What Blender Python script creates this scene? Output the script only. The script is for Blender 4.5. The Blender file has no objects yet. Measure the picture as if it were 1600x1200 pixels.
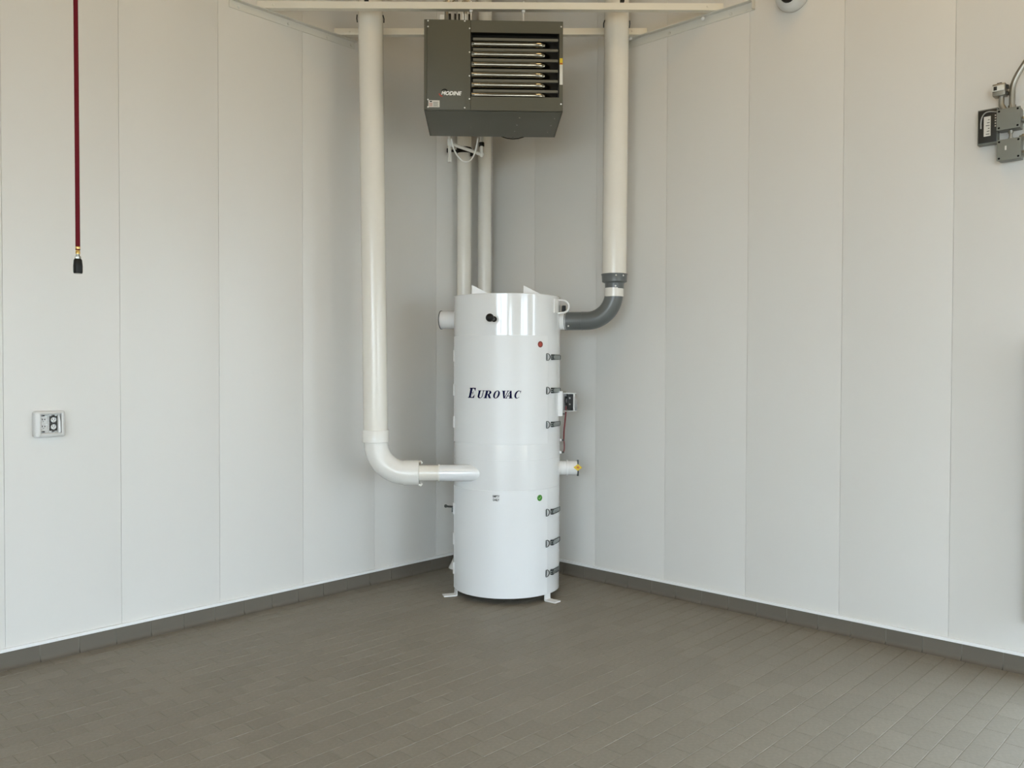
import bpy, bmesh, math, random
from mathutils import Vector, Matrix
random.seed(7)
sc = bpy.context.scene
COL = sc.collection
R = math.radians
PI = math.pi
H = 1.6
# ---------------------------------------------------------------- camera
cam_d = bpy.data.cameras.new('camera')
cam = bpy.data.objects.new('camera', cam_d)
COL.objects.link(cam)
F_PX = 1322.923
cam_d.sensor_fit = 'HORIZONTAL'
cam_d.sensor_width = 36.0
cam_d.lens = F_PX / 1600.0 * 36.0
cam_d.clip_start = 0.05
pitch, roll, yaw = -0.0192, 0.0028, 0.7503
fw = Vector((math.cos(pitch) * math.cos(yaw), math.cos(pitch) * math.sin(yaw), math.sin(pitch)))
rt = Vector((math.sin(yaw), -math.cos(yaw), 0))
up = rt.cross(fw)
r2 = rt * math.cos(roll) + up * math.sin(roll)
u2 = -rt * math.sin(roll) + up * math.cos(roll)
cam.matrix_world = Matrix(((r2.x, u2.x, -fw.x, -5.0769), (r2.y, u2.y, -fw.y, -4.9911),
                           (r2.z, u2.z, -fw.z, H), (0, 0, 0, 1)))
sc.camera = cam
# ---------------------------------------------------------------- sky, lamps, exposure
sc.view_settings.view_transform = 'Standard'
sc.view_settings.look = 'None'
sc.view_settings.gamma = 1.0
sc.view_settings.use_curve_mapping = False
sc.view_settings.exposure = 0.0
w = bpy.data.worlds.new('sky')
sc.world = w
w.use_nodes = True
bg = w.node_tree.nodes['Background']
bg.inputs['Color'].default_value = (0.66, 0.81, 0.94, 1)
bg.inputs['Strength'].default_value = 11.9


def lamp(name, loc, sx, sy, power, col):
    d = bpy.data.lights.new(name, 'AREA')
    d.shape = 'RECTANGLE'
    d.size, d.size_y = sx, sy
    d.energy = power
    d.color = col
    o = bpy.data.objects.new(name, d)
    o.location = loc
    COL.objects.link(o)
    return o


sun_d = bpy.data.lights.new('sun', 'SUN')
sun_d.energy = 7.0
sun_d.color = (1.0, 0.86, 0.66)
sun_d.angle = R(0.6)
sun = bpy.data.objects.new('sun', sun_d)
# the sun stands high over the corner, beyond the walls: it lights the apron outdoors and never reaches in
sun.rotation_euler = Vector((0.25, -1.0, -1.25)).to_track_quat('-Z', 'Y').to_euler()
COL.objects.link(sun)
WARM = (1.0, 0.69, 0.33)
CEIL = 5.6
for lx in (-7.4, -4.2, -1.6):
    for ly in (-7.4, -3.4):
        lamp('ceiling_lamp', (lx, ly, CEIL - 0.06), 1.2, 0.25, 15.5, WARM)


# ---------------------------------------------------------------- materials
def mat(name, col, rough=0.5, metal=0.0, var=0.04, vscale=6.0, bump=0.0, bscale=80.0, coat=0.0, rvar=0.0,
        emit=None, spec=0.5, rnd=0.0):
    m = bpy.data.materials.new(name)
    m.use_nodes = True
    nt = m.node_tree
    b = nt.nodes['Principled BSDF']
    b.inputs['Roughness'].default_value = rough
    b.inputs['Metallic'].default_value = metal
    b.inputs['Specular IOR Level'].default_value = spec
    if coat:
        b.inputs['Coat Weight'].default_value = coat
        b.inputs['Coat Roughness'].default_value = 0.06
    tc = nt.nodes.new('ShaderNodeTexCoord')
    n = nt.nodes.new('ShaderNodeTexNoise')
    n.inputs['Scale'].default_value = vscale
    n.inputs['Detail'].default_value = 4
    nt.links.new(tc.outputs['Object'], n.inputs['Vector'])
    mx = nt.nodes.new('ShaderNodeMix')
    mx.data_type = 'RGBA'
    mx.inputs[6].default_value = (*[max(0, c * (1 - var)) for c in col], 1)
    mx.inputs[7].default_value = (*[min(1, c * (1 + var)) for c in col], 1)
    nt.links.new(n.outputs['Fac'], mx.inputs[0])
    out = mx.outputs[2]
    if rnd:
        g = nt.nodes.new('ShaderNodeNewGeometry')
        oi = nt.nodes.new('ShaderNodeObjectInfo')
        ad = nt.nodes.new('ShaderNodeMath'); ad.operation = 'ADD'
        fr = nt.nodes.new('ShaderNodeMath'); fr.operation = 'FRACT'
        nt.links.new(g.outputs['Random Per Island'], ad.inputs[0])
        nt.links.new(oi.outputs['Random'], ad.inputs[1])
        nt.links.new(ad.outputs[0], fr.inputs[0])
        mr = nt.nodes.new('ShaderNodeMapRange')
        mr.inputs[3].default_value = 1 - rnd
        mr.inputs[4].default_value = 1 + rnd
        nt.links.new(fr.outputs[0], mr.inputs[0])
        vm = nt.nodes.new('ShaderNodeVectorMath'); vm.operation = 'SCALE'
        nt.links.new(out, vm.inputs[0])
        nt.links.new(mr.outputs[0], vm.inputs['Scale'])
        out = vm.outputs[0]
    nt.links.new(out, b.inputs['Base Color'])
    if rvar:
        mr = nt.nodes.new('ShaderNodeMapRange')
        mr.inputs[3].default_value = max(0, rough - rvar)
        mr.inputs[4].default_value = rough + rvar
        nt.links.new(n.outputs['Fac'], mr.inputs[0])
        nt.links.new(mr.outputs[0], b.inputs['Roughness'])
    if bump:
        n2 = nt.nodes.new('ShaderNodeTexNoise')
        n2.inputs['Scale'].default_value = bscale
        n2.inputs['Detail'].default_value = 3
        nt.links.new(tc.outputs['Object'], n2.inputs['Vector'])
        bp = nt.nodes.new('ShaderNodeBump')
        bp.inputs['Strength'].default_value = bump
        bp.inputs['Distance'].default_value = 0.002
        nt.links.new(n2.outputs['Fac'], bp.inputs['Height'])
        nt.links.new(bp.outputs['Normal'], b.inputs['Normal'])
    if emit:
        b.inputs['Emission Color'].default_value = (*emit[0], 1)
        b.inputs['Emission Strength'].default_value = emit[1]
    return m


M = {}
M['wall'] = mat('wall_panel_paint', (0.74, 0.72, 0.68), 0.36, var=0.012, vscale=1.5, bump=0.04, bscale=25, rvar=0.03)
M['seam'] = mat('seam_backing', (0.40, 0.39, 0.365), 0.7)
M['trim'] = mat('white_trim', (0.84, 0.84, 0.83), 0.35, var=0.02)
M['ceiling'] = mat('ceiling_paint', (0.40, 0.33, 0.25), 0.7)
M['tile'] = mat('quarry_tile', (0.240, 0.216, 0.176), 0.58, var=0.22, vscale=55.0, bump=0.35, bscale=170, rnd=0.05, rvar=0.06, spec=0.4)
M['grout'] = mat('grout', (0.215, 0.195, 0.155), 0.95, var=0.3, vscale=1.3, spec=0.2)
M['base'] = mat('cove_base_tile', (0.138, 0.122, 0.098), 0.6, spec=0.2, var=0.05, vscale=9, rnd=0.03)
M['basegap'] = mat('cove_base_joint', (0.21, 0.195, 0.165), 0.8, var=0.5, vscale=4)
M['tank'] = mat('white_gloss_paint', (0.80, 0.81, 0.81), 0.16, var=0.006, vscale=3, coat=0.8, bump=0.02, bscale=12)
M['tankdoor'] = mat('white_satin_paint', (0.80, 0.81, 0.81), 0.32, spec=0.4, var=0.006, vscale=3, bump=0.02, bscale=12)
M['stub'] = mat('white_enamel', (0.80, 0.80, 0.79), 0.25, var=0.02)
M['pvc'] = mat('cream_pipe', (0.80, 0.765, 0.69), 0.2, var=0.025, vscale=5, bump=0.02, bscale=14)
M['pvcw'] = mat('white_fitting', (0.82, 0.80, 0.75), 0.22, var=0.02)
M['ivory'] = mat('ivory_strut', (0.80, 0.755, 0.655), 0.4, var=0.03)
M['strut'] = mat('painted_wall_angle', (0.70, 0.68, 0.62), 0.45, var=0.04)
M['green'] = mat('olive_enamel', (0.085, 0.083, 0.060), 0.42, var=0.05, vscale=3, bump=0.02, bscale=60)
M['greend'] = mat('olive_louver', (0.135, 0.132, 0.108), 0.4, var=0.05)
M['black'] = mat('black_plastic', (0.010, 0.010, 0.009), 0.4, var=0.1, spec=0.25)
M['dark'] = mat('cavity_shade', (0.010, 0.010, 0.009), 0.8)  # flat black standing in for the shade inside the heater
M['dgrey'] = mat('dark_grey_rubber', (0.125, 0.135, 0.132), 0.28, var=0.07, vscale=20, bump=0.05, bscale=60)
M['steel'] = mat('galvanised_steel', (0.36, 0.35, 0.31), 0.36, metal=0.9, var=0.12, vscale=30)
M['chrome'] = mat('bright_tube', (0.72, 0.70, 0.64), 0.16, metal=1.0, var=0.05)
M['tube'] = mat('exchanger_steel', (0.46, 0.44, 0.38), 0.10, metal=1.0, var=0.05)
M['latch'] = mat('zinc_latch', (0.42, 0.46, 0.46), 0.3, metal=0.85, var=0.1, vscale=40)
M['latchd'] = mat('dark_latch_body', (0.07, 0.08, 0.08), 0.4, metal=0.6)
M['brass'] = mat('brass', (0.75, 0.52, 0.18), 0.3, metal=1.0)
M['hose'] = mat('red_rubber', (0.13, 0.006, 0.013), 0.6, var=0.08, spec=0.15)
M['redwire'] = mat('dark_red_tubing', (0.16, 0.02, 0.02), 0.4)
M['boxgrey'] = mat('grey_conduit_box', (0.20, 0.205, 0.18), 0.45, var=0.06, vscale=15)
M['boxblk'] = mat('black_device', (0.022, 0.022, 0.02), 0.3, var=0.2)
M['paper'] = mat('paper_label', (0.68, 0.67, 0.62), 0.6)
M['ink'] = mat('navy_ink', (0.004, 0.004, 0.040), 0.6, var=0.02, spec=0.05)
M['inkb'] = mat('black_ink', (0.008, 0.008, 0.008), 0.6, spec=0.05)
M['white'] = mat('white_ink', (0.86, 0.86, 0.85), 0.5)
M['red'] = mat('red_sticker', (0.42, 0.05, 0.025), 0.4)
M['redd'] = mat('dark_red_ink', (0.20, 0.025, 0.015), 0.4)
M['grn'] = mat('green_sticker', (0.06, 0.26, 0.03), 0.4)
M['grnl'] = mat('light_green_ink', (0.30, 0.55, 0.16), 0.4)
M['yellow'] = mat('yellow_tag', (0.72, 0.52, 0.02), 0.5)
M['orange'] = mat('orange_ink', (0.55, 0.18, 0.02), 0.5)
M['plastic'] = mat('white_plastic', (0.70, 0.70, 0.68), 0.35, var=0.02)
M['greyp'] = mat('grey_plate', (0.36, 0.36, 0.35), 0.5, var=0.15, vscale=40)
M['plate'] = mat('light_grey_plate', (0.58, 0.58, 0.56), 0.45, var=0.05)
M['pink'] = mat('pink_ink', (0.40, 0.16, 0.14), 0.5)
M['pave'] = mat('warm_concrete', (0.34, 0.27, 0.18), 0.85, var=0.1, vscale=0.6)
M['frame'] = mat('door_frame_paint', (0.55, 0.54, 0.50), 0.5)
M['track'] = mat('grey_track_steel', (0.30, 0.29, 0.26), 0.5, metal=0.2)
gl = bpy.data.materials.new('clear_cover'); gl.use_nodes = True
_b = gl.node_tree.nodes['Principled BSDF']
_b.inputs['Roughness'].default_value = 0.04
_b.inputs['Base Color'].default_value = (0.8, 0.8, 0.8, 1)
_b.inputs['Alpha'].default_value = 0.03
M['glass'] = gl


# ---------------------------------------------------------------- geometry builder
class MB:
    """collects shapes (all in one frame) that become ONE mesh object"""

    def __init__(s):
        s.bm = bmesh.new()

    def add(s, verts, faces):
        vs = [s.bm.verts.new(v) for v in verts]
        for f in faces:
            try:
                s.bm.faces.new([vs[i] for i in f])
            except ValueError:
                pass
        return vs

    def box(s, a, b, bev=0.0, rot=None, piv=None):
        x0, y0, z0 = [min(p, q) for p, q in zip(a, b)]
        x1, y1, z1 = [max(p, q) for p, q in zip(a, b)]
        vs = s.add([(x0, y0, z0), (x1, y0, z0), (x1, y1, z0), (x0, y1, z0),
                    (x0, y0, z1), (x1, y0, z1), (x1, y1, z1), (x0, y1, z1)],
                   [(0, 3, 2, 1), (4, 5, 6, 7), (0, 1, 5, 4), (1, 2, 6, 5), (2, 3, 7, 6), (3, 0, 4, 7)])
        if bev:
            es = {e for v in vs for e in v.link_edges}
            r = bmesh.ops.bevel(s.bm, geom=list(es), offset=bev, segments=2, affect='EDGES', profile=0.7)
            vs = list({v for f in r['faces'] for v in f.verts} | {v for v in vs if v.is_valid})
        if rot is not None:
            c = Vector(piv) if piv else Vector(((x0 + x1) / 2, (y0 + y1) / 2, (z0 + z1) / 2))
            for v in vs:
                v.co = rot @ (v.co - c) + c
        return s

    def tube(s, pts, r, seg=12, caps=True, closed=False):
        pts = [Vector(p) for p in pts]
        rs = r if isinstance(r, (list, tuple)) else [r] * len(pts)
        n = len(pts)
        prev = None
        rings = []
        for i, p in enumerate(pts):
            if closed:
                t = (pts[(i + 1) % n] - pts[i - 1]).normalized()
            else:
                t = (pts[min(i + 1, n - 1)] - pts[max(i - 1, 0)]).normalized()
            if prev is None:
                ref = Vector((0, 0, 1)) if abs(t.z) < 0.9 else Vector((1, 0, 0))
                u = t.cross(ref).normalized()
            else:
                u = (prev - t * prev.dot(t)).normalized()
            prev = u
            v = t.cross(u)
            rings.append([s.bm.verts.new(p + (u * math.cos(2 * PI * k / seg) + v * math.sin(2 * PI * k / seg)) * rs[i])
                          for k in range(seg)])
        m = n if closed else n - 1
        for i in range(m):
            a, b = rings[i], rings[(i + 1) % n]
            for k in range(seg):
                s.bm.faces.new((a[k], a[(k + 1) % seg], b[(k + 1) % seg], b[k]))
        if caps and not closed:
            s.bm.faces.new(list(reversed(rings[0])))
            s.bm.faces.new(rings[-1])
        return s

    def lathe(s, o, axis, prof, seg=32, closed=False):
        """prof = [(along axis, radius)]"""
        o = Vector(o); ax = Vector(axis).normalized()
        ref = Vector((0, 0, 1)) if abs(ax.z) < 0.9 else Vector((1, 0, 0))
        u = ax.cross(ref).normalized(); v = ax.cross(u)
        rings = []
        for h, r in prof:
            if r < 1e-6:
                rings.append([s.bm.verts.new(o + ax * h)])
            else:
                rings.append([s.bm.verts.new(o + ax * h + (u * math.cos(2 * PI * k / seg) + v * math.sin(2 * PI * k / seg)) * r)
                              for k in range(seg)])
        pr = list(zip(rings, rings[1:]))
        if closed:
            pr.append((rings[-1], rings[0]))
        for a, b in pr:
            for k in range(seg):
                k2 = (k + 1) % seg
                if len(a) == 1 and len(b) == 1:
                    continue
                if len(a) == 1:
                    s.bm.faces.new((a[0], b[k2], b[k]))
                elif len(b) == 1:
                    s.bm.faces.new((a[k], a[k2], b[0]))
                else:
                    s.bm.faces.new((a[k], a[k2], b[k2], b[k]))
        return s

    def sphere(s, c, r, seg=16, sc=(1, 1, 1)):
        n = seg // 2
        pr = [(-r * math.cos(PI * i / n), r * math.sin(PI * i / n)) for i in range(n + 1)]
        pr[0] = (-r, 0); pr[-1] = (r, 0)
        k = len(s.bm.verts)
        s.lathe(c, (0, 0, 1), pr, seg)
        s.bm.verts.ensure_lookup_table()
        cc = Vector(c)
        for v in s.bm.verts[k:]:
            d = v.co - cc
            v.co = cc + Vector((d.x * sc[0], d.y * sc[1], d.z * sc[2]))
        return s

    def prism(s, poly, vec):
        """polygon (3d points) pushed along vec"""
        vec = Vector(vec)
        n = len(poly)
        vs = [Vector(p) for p in poly] + [Vector(p) + vec for p in poly]
        s.add(vs, [tuple(range(n)), tuple(reversed(range(n, 2 * n)))] +
              [(i, (i + 1) % n, n + (i + 1) % n, n + i) for i in range(n)])
        return s

    def build(s, name, m, root=None, smooth=35, frame=None):
        """frame: matrix that takes the builder's coordinates to the parent's local ones"""
        me = bpy.data.meshes.new(name)
        if frame is not None:
            s.bm.transform(frame)
        bmesh.ops.recalc_face_normals(s.bm, faces=s.bm.faces)
        s.bm.to_mesh(me)
        s.bm.free()
        me.materials.append(m)
        if smooth:
            for p in me.polygons:
                p.use_smooth = True
            me.set_sharp_from_angle(angle=R(smooth))
        o = bpy.data.objects.new(name, me)
        COL.objects.link(o)
        if root is not None:
            o.parent = root
        return o


CORNER = Matrix.Rotation(R(-45), 4, 'Z')     # corner frame: x right across the corner, y into the corner


class Thing:
    """one thing: an Empty at its base; parts are given in the thing's working frame (world or corner frame)"""

    def __init__(s, name, base, label, cat, group=None, corner=True):
        s.e = bpy.data.objects.new(name, None)
        s.e.empty_display_size = 0.1
        COL.objects.link(s.e)
        fr = CORNER if corner else Matrix.Identity(4)
        s.e.matrix_world = fr @ Matrix.Translation(base)
        s.off = Matrix.Translation(-Vector(base))
        s.e['label'] = label
        s.e['category'] = cat
        if group:
            s.e['group'] = group

    def part(s, name, mb, m, smooth=35, parent=None, label=None):
        o = mb.build(name, m, s.e, smooth, s.off)
        if parent is not None:
            o.parent = parent
        if label:
            o['label'] = label
        return o


def struct(name, mb, m, smooth=35):
    o = mb.build(name, m, None, smooth)
    o['kind'] = 'structure'
    return o


def copy_part(o, parent, loc=None):
    c = o.copy()
    COL.objects.link(c)
    c.parent = parent
    if loc is not None:
        c.location = loc
    return c


def bez(p0, p1, p2, p3, n=12):
    p0, p1, p2, p3 = map(Vector, (p0, p1, p2, p3))
    return [p0 * (1 - t) ** 3 + p1 * 3 * t * (1 - t) ** 2 + p2 * 3 * t * t * (1 - t) + p3 * t ** 3
            for t in [i / n for i in range(n + 1)]]


def arc(c, u, v, r, a0, a1, n=12):
    c, u, v = Vector(c), Vector(u), Vector(v)
    return [c + (u * math.cos(a0 + (a1 - a0) * i / n) + v * math.sin(a0 + (a1 - a0) * i / n)) * r for i in range(n + 1)]


# ================================================================= SETTING
L = 10.0
# ---- floor: slab with grout top, quarry tiles as pieces
fl = struct('floor', MB().box((-L - 0.3, -L - 0.3, -0.2), (0.3, 0.3, -0.0016)), M['grout'], 0)
TX, TY, G = 0.2032, 0.1016, 0.0040


def tile_mb(x0, y0, x1, y1, mb):
    b = 0.0006
    mb.add([(x0, y0, -0.0018), (x1, y0, -0.0018), (x1, y1, -0.0018), (x0, y1, -0.0018),
            (x0 + b, y0 + b, 0), (x1 - b, y0 + b, 0), (x1 - b, y1 - b, 0), (x0 + b, y1 - b, 0)],
           [(4, 5, 6, 7), (0, 1, 5, 4), (1, 2, 6, 5), (2, 3, 7, 6), (3, 0, 4, 7)])


def pix(p):
    d = Vector(p) - cam.matrix_world.translation
    z = d.dot(fw)
    return (800 + F_PX * d.dot(r2) / z, 600 - F_PX * d.dot(u2) / z, z) if z > 0.3 else None


tiles = []
rows = int(L / TY)
for j in range(rows):
    y1 = -0.018 - j * TY
    ph = (j % 2) * TX / 2 + 0.03
    for i in range(-1, int(L / TX)):
        x1 = min(-0.018, -0.018 - i * TX - ph + 0.06)
        x0 = -0.018 - (i + 1) * TX - ph + 0.06
        if x0 >= x1 - 0.02 or x0 < -L:
            continue
        tiles.append((x0 + 0.0012, y1 - TY + G / 2, x1 - 0.0012, y1 - G / 2))


def size_in_view(t):
    q = [pix((t[0], t[1], 0)), pix((t[2], t[1], 0)), pix((t[2], t[3], 0)), pix((t[0], t[3], 0))]
    if any(a is None for a in q):
        return 0
    cxx = sum(a[0] for a in q) / 4; cyy = sum(a[1] for a in q) / 4
    if not (0 < cxx < 1600 and 0 < cyy < 1200):
        return 0
    return abs(sum(q[i][0] * q[(i + 1) % 4][1] - q[(i + 1) % 4][0] * q[i][1] for i in range(4))) / 2


ranked = sorted(range(len(tiles)), key=lambda k: -size_in_view(tiles[k]))
near = set(ranked[:300])
rest = MB()
shared = {}
for k, t in enumerate(tiles):
    if k in near:
        key = (round(t[2] - t[0], 4), round(t[3] - t[1], 4))
        if key not in shared:
            mb = MB()
            tile_mb(-key[0] / 2, -key[1] / 2, key[0] / 2, key[1] / 2, mb)
            o = mb.build('tile', M['tile'], fl, 0)
            shared[key] = o
        else:
            o = copy_part(shared[key], fl)
        o.location = ((t[0] + t[2]) / 2, (t[1] + t[3]) / 2, random.uniform(-0.0003, 0.0003))
        o.rotation_euler = (random.uniform(-0.0018, 0.0018), random.uniform(-0.0018, 0.0018), 0)
    else:
        tile_mb(*t, rest)
far = rest.build('tile_field', M['tile'], fl, 0)
far['kind'] = 'stuff'

# ---- walls: backing slab + 24 inch panels standing proud of it
DOOR_A, DOOR_B, DOOR_H = -4.35, -6.9, 2.85


def wall_panel(a, b, z0, z1, axis):
    """panel between a and b along the wall; face lies on the wall plane"""
    mb = MB()
    g = 0.0008
    if axis == 'x':
        mb.box((a + g, 0.0, z0), (b - g, 0.022, z1), 0.0010)
    else:
        mb.box((0.0, a + g, z0), (0.022, b - g, z1), 0.0010)
    return mb


wl = struct('wall_left', MB().box((-L - 0.2, 0.0045, -0.1), (0.25, 0.25, CEIL)), M['seam'], 0)
edges = [0.0, -0.600, -1.209, -1.819, -2.4302, -3.0417, -3.6456]
while edges[-1] > -L:
    edges.append(edges[-1] - 0.6096)
for a, b in zip(edges[1:], edges):
    wall_panel(a, b, 0.08, CEIL, 'x').build('panel', M['wall'], wl, 30)
wrb = MB()
wrb.box((0.0045, DOOR_A, -0.1), (0.25, 0.0, CEIL))
wrb.box((0.0045, DOOR_B, DOOR_H), (0.25, DOOR_A, CEIL))
wrb.box((0.0045, -L - 0.2, -0.1), (0.25, DOOR_B, CEIL))
wr = struct('wall_right', wrb, M['seam'], 0)
edges = [0.0, -0.5024, -1.1183, -1.7291, -2.3504, -2.9661, -3.578, DOOR_A]
for a, b in zip(edges[1:], edges):
    wall_panel(a, b, 0.08, CEIL, 'y').build('panel', M['wall'], wr, 30)
y = DOOR_A
while y > DOOR_B + 0.1:
    b = max(y - 0.6096, DOOR_B)
    wall_panel(b, y, DOOR_H, CEIL, 'y').build('panel', M['wall'], wr, 30)
    y = b
wall_panel(-L, DOOR_B, 0.08, CEIL, 'y').build('panel', M['wall'], wr, 30)
# far walls behind the camera: white, door openings placed and sized to shape the daylight
bw = MB()
bw.box((-L, -L, -0.1), (-9.2, -L - 0.25, CEIL))
bw.box((-7.6, -L, -0.1), (-3.7, -L - 0.25, CEIL))
bw.box((-3.0, -L, -0.1), (-2.75, -L - 0.25, CEIL)); bw.box((-1.3, -L, -0.1), (0.25, -L - 0.25, CEIL))  # narrow post added to split the opening's reflection on the tank
bw.box((-9.2, -L, DOOR_H), (-7.6, -L - 0.25, CEIL))
bw.box((-3.7, -L, DOOR_H), (-1.3, -L - 0.25, CEIL))
struct('wall_back', bw, M['wall'], 0)
sw = MB()
sw.box((-L, -L - 0.2, -0.1), (-L - 0.25, -9.7, CEIL)); sw.box((-L, -4.6, -0.1), (-L - 0.25, 0.25, CEIL))
sw.box((-L, -9.7, 3.8), (-L - 0.25, -4.6, CEIL))
sw.box((-L, -6.6, -0.1), (-L - 0.25, -6.3, CEIL))  # post added to break up this opening's reflection
struct('wall_side', sw, M['wall'], 0)
struct('ceiling', MB().box((-L - 0.3, -L - 0.3, CEIL), (0.3, 0.3, CEIL + 0.2)), M['ceiling'], 0)
# concrete apron outdoors, seen only through its bounce light
ap = MB()
ap.box((0.3, -40, -0.3), (40, 40, -0.06))
ap.box((-40, -40, -0.3), (0.3, -L - 0.3, -0.06)); ap.box((-40, -L - 0.3, -0.3), (-L - 0.3, 40, -0.06))
struct('ground', ap, M['pave'], 0)

# white edge trim over the base, and the corner trim
HB = 0.0912
struct('trim_1', MB().box((-L, -0.016, HB), (-0.002, 0.004, HB + 0.018), 0.002), M['trim'])
struct('trim_2', MB().box((-0.016, DOOR_A, HB), (0.004, -0.002, HB + 0.018), 0.002), M['trim'])
ct = MB()
ct.box((-0.030, -0.003, HB + 0.018), (0.003, 0.002, CEIL), 0.001)
ct.box((-0.003, -0.030, HB + 0.018), (0.002, 0.003, CEIL), 0.001)
struct('trim_3', ct, M['trim'])


# ---- cove base tiles
def cove(a, b, axis):
    pr = [(0.0, HB - 0.001), (0.0075, HB - 0.001), (0.009, HB - 0.003), (0.009, 0.032), (0.0105, 0.020), (0.0145, 0.010),
          (0.021, 0.004), (0.030, 0.0008), (0.030, -0.002), (0.0, -0.002)]
    g = 0.0018
    if axis == 'x':
        poly = [(a + g, -p, z) for p, z in pr]; vec = (b - a - 2 * g, 0, 0)
    else:
        poly = [(-p, a + g, z) for p, z in pr]; vec = (0, b - a - 2 * g, 0)
    return MB().prism(poly, vec)


T = 0.2020
bl = struct('baseboard_left', MB().box((-L, -0.0065, 0.0), (0, 0.002, HB - 0.002)), M['basegap'], 0)
xs = [-(0.6534 - 3 * T) + 0.0] + [-(0.6534 + k * T) for k in range(-2, 46)]
xs = [0.0] + [v for v in xs if -L < v < -0.02]
for a, b in zip(xs[1:], xs):
    cove(a, b, 'x').build('tile', M['base'], bl, 50)
br = struct('baseboard_right', MB().box((-0.0065, DOOR_A, 0.0), (0.002, 0, HB - 0.002)), M['basegap'], 0)
ys = [0.0] + [v for v in [-(0.8223 + k * T) for k in range(-4, 30)] if DOOR_A + 0.05 < v < -0.01] + [DOOR_A]
for a, b in zip(ys[1:], ys):
    cove(a, b, 'y').build('tile', M['base'], br, 50)

# ================================================================= VACUUM TANK (corner frame)
TC = Vector((0.115, -1.081, 0.0))
TR = 0.379


def tp(th, r, z):
    """point on the tank: th degrees from the side facing the room, positive to the right"""
    return Vector((TC.x + r * math.sin(R(th)), TC.y - r * math.cos(R(th)), z))


def wrap(mb_pts, th0, z0, r):
    return [tp(th0 + math.degrees(p[0] / TR), r, z0 + p[1]) for p in mb_pts]


def curved_panel(th0, th1, z0, z1, r0, r1, n=36):
    mb = MB()
    vs = []
    for i in range(n + 1):
        th = th0 + (th1 - th0) * i / n
        vs += [tp(th, r0, z0), tp(th, r1, z0 + 0.0015), tp(th, r1, z1 - 0.0015), tp(th, r0, z1)]
    fs = []
    for i in range(n):
        for k in range(4):
            fs.append((i * 4 + k, i * 4 + (k + 1) % 4, i * 4 + 4 + (k + 1) % 4, i * 4 + 4 + k))
    fs += [(0, 1, 2, 3), tuple(n * 4 + k for k in (3, 2, 1, 0))]
    mb.add(vs, fs)
    return mb


tank = Thing('vacuum_tank', (TC.x, TC.y, 0),
             'tall glossy white cylindrical vacuum tank standing on feet in the corner', 'tank')
body = MB().lathe((TC.x, TC.y, 0), (0, 0, 1),
                  [(0.075, 0), (0.075, TR - 0.012), (0.046, TR - 0.006), (0.046, TR), (0.7735, TR), (0.7745, TR - 0.0012),
                   (0.7755, TR), (0.9755, TR), (0.977, TR + 0.001), (0.9785, TR), (2.096, TR), (2.1, TR - 0.003),
                   (2.1, TR - 0.02), (2.094, TR - 0.03), (2.094, 0)], 96)
tank.part('body', body, M['tank'], 25)
tank.part('door', curved_panel(-80, 45.5, 1.080, 1.8195, TR - 0.001, TR + 0.0014), M['tankdoor'], 25,
          label='upper curved white door with blue lettering')
tank.part('door', curved_panel(-80, 45.5, 0.050, 0.7725, TR - 0.001, TR + 0.0014), M['tankdoor'], 25,
          label='lower curved white door with small black lettering')

# latches
LZ = [1.674, 1.445, 1.2115, 0.6095, 0.3965, 0.192]


def wbox(th0, th1, z0, z1, r0, r1, n=3):
    mb = curved_panel(th0, th1, z0, z1, r0, r1, n)
    return mb


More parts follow.
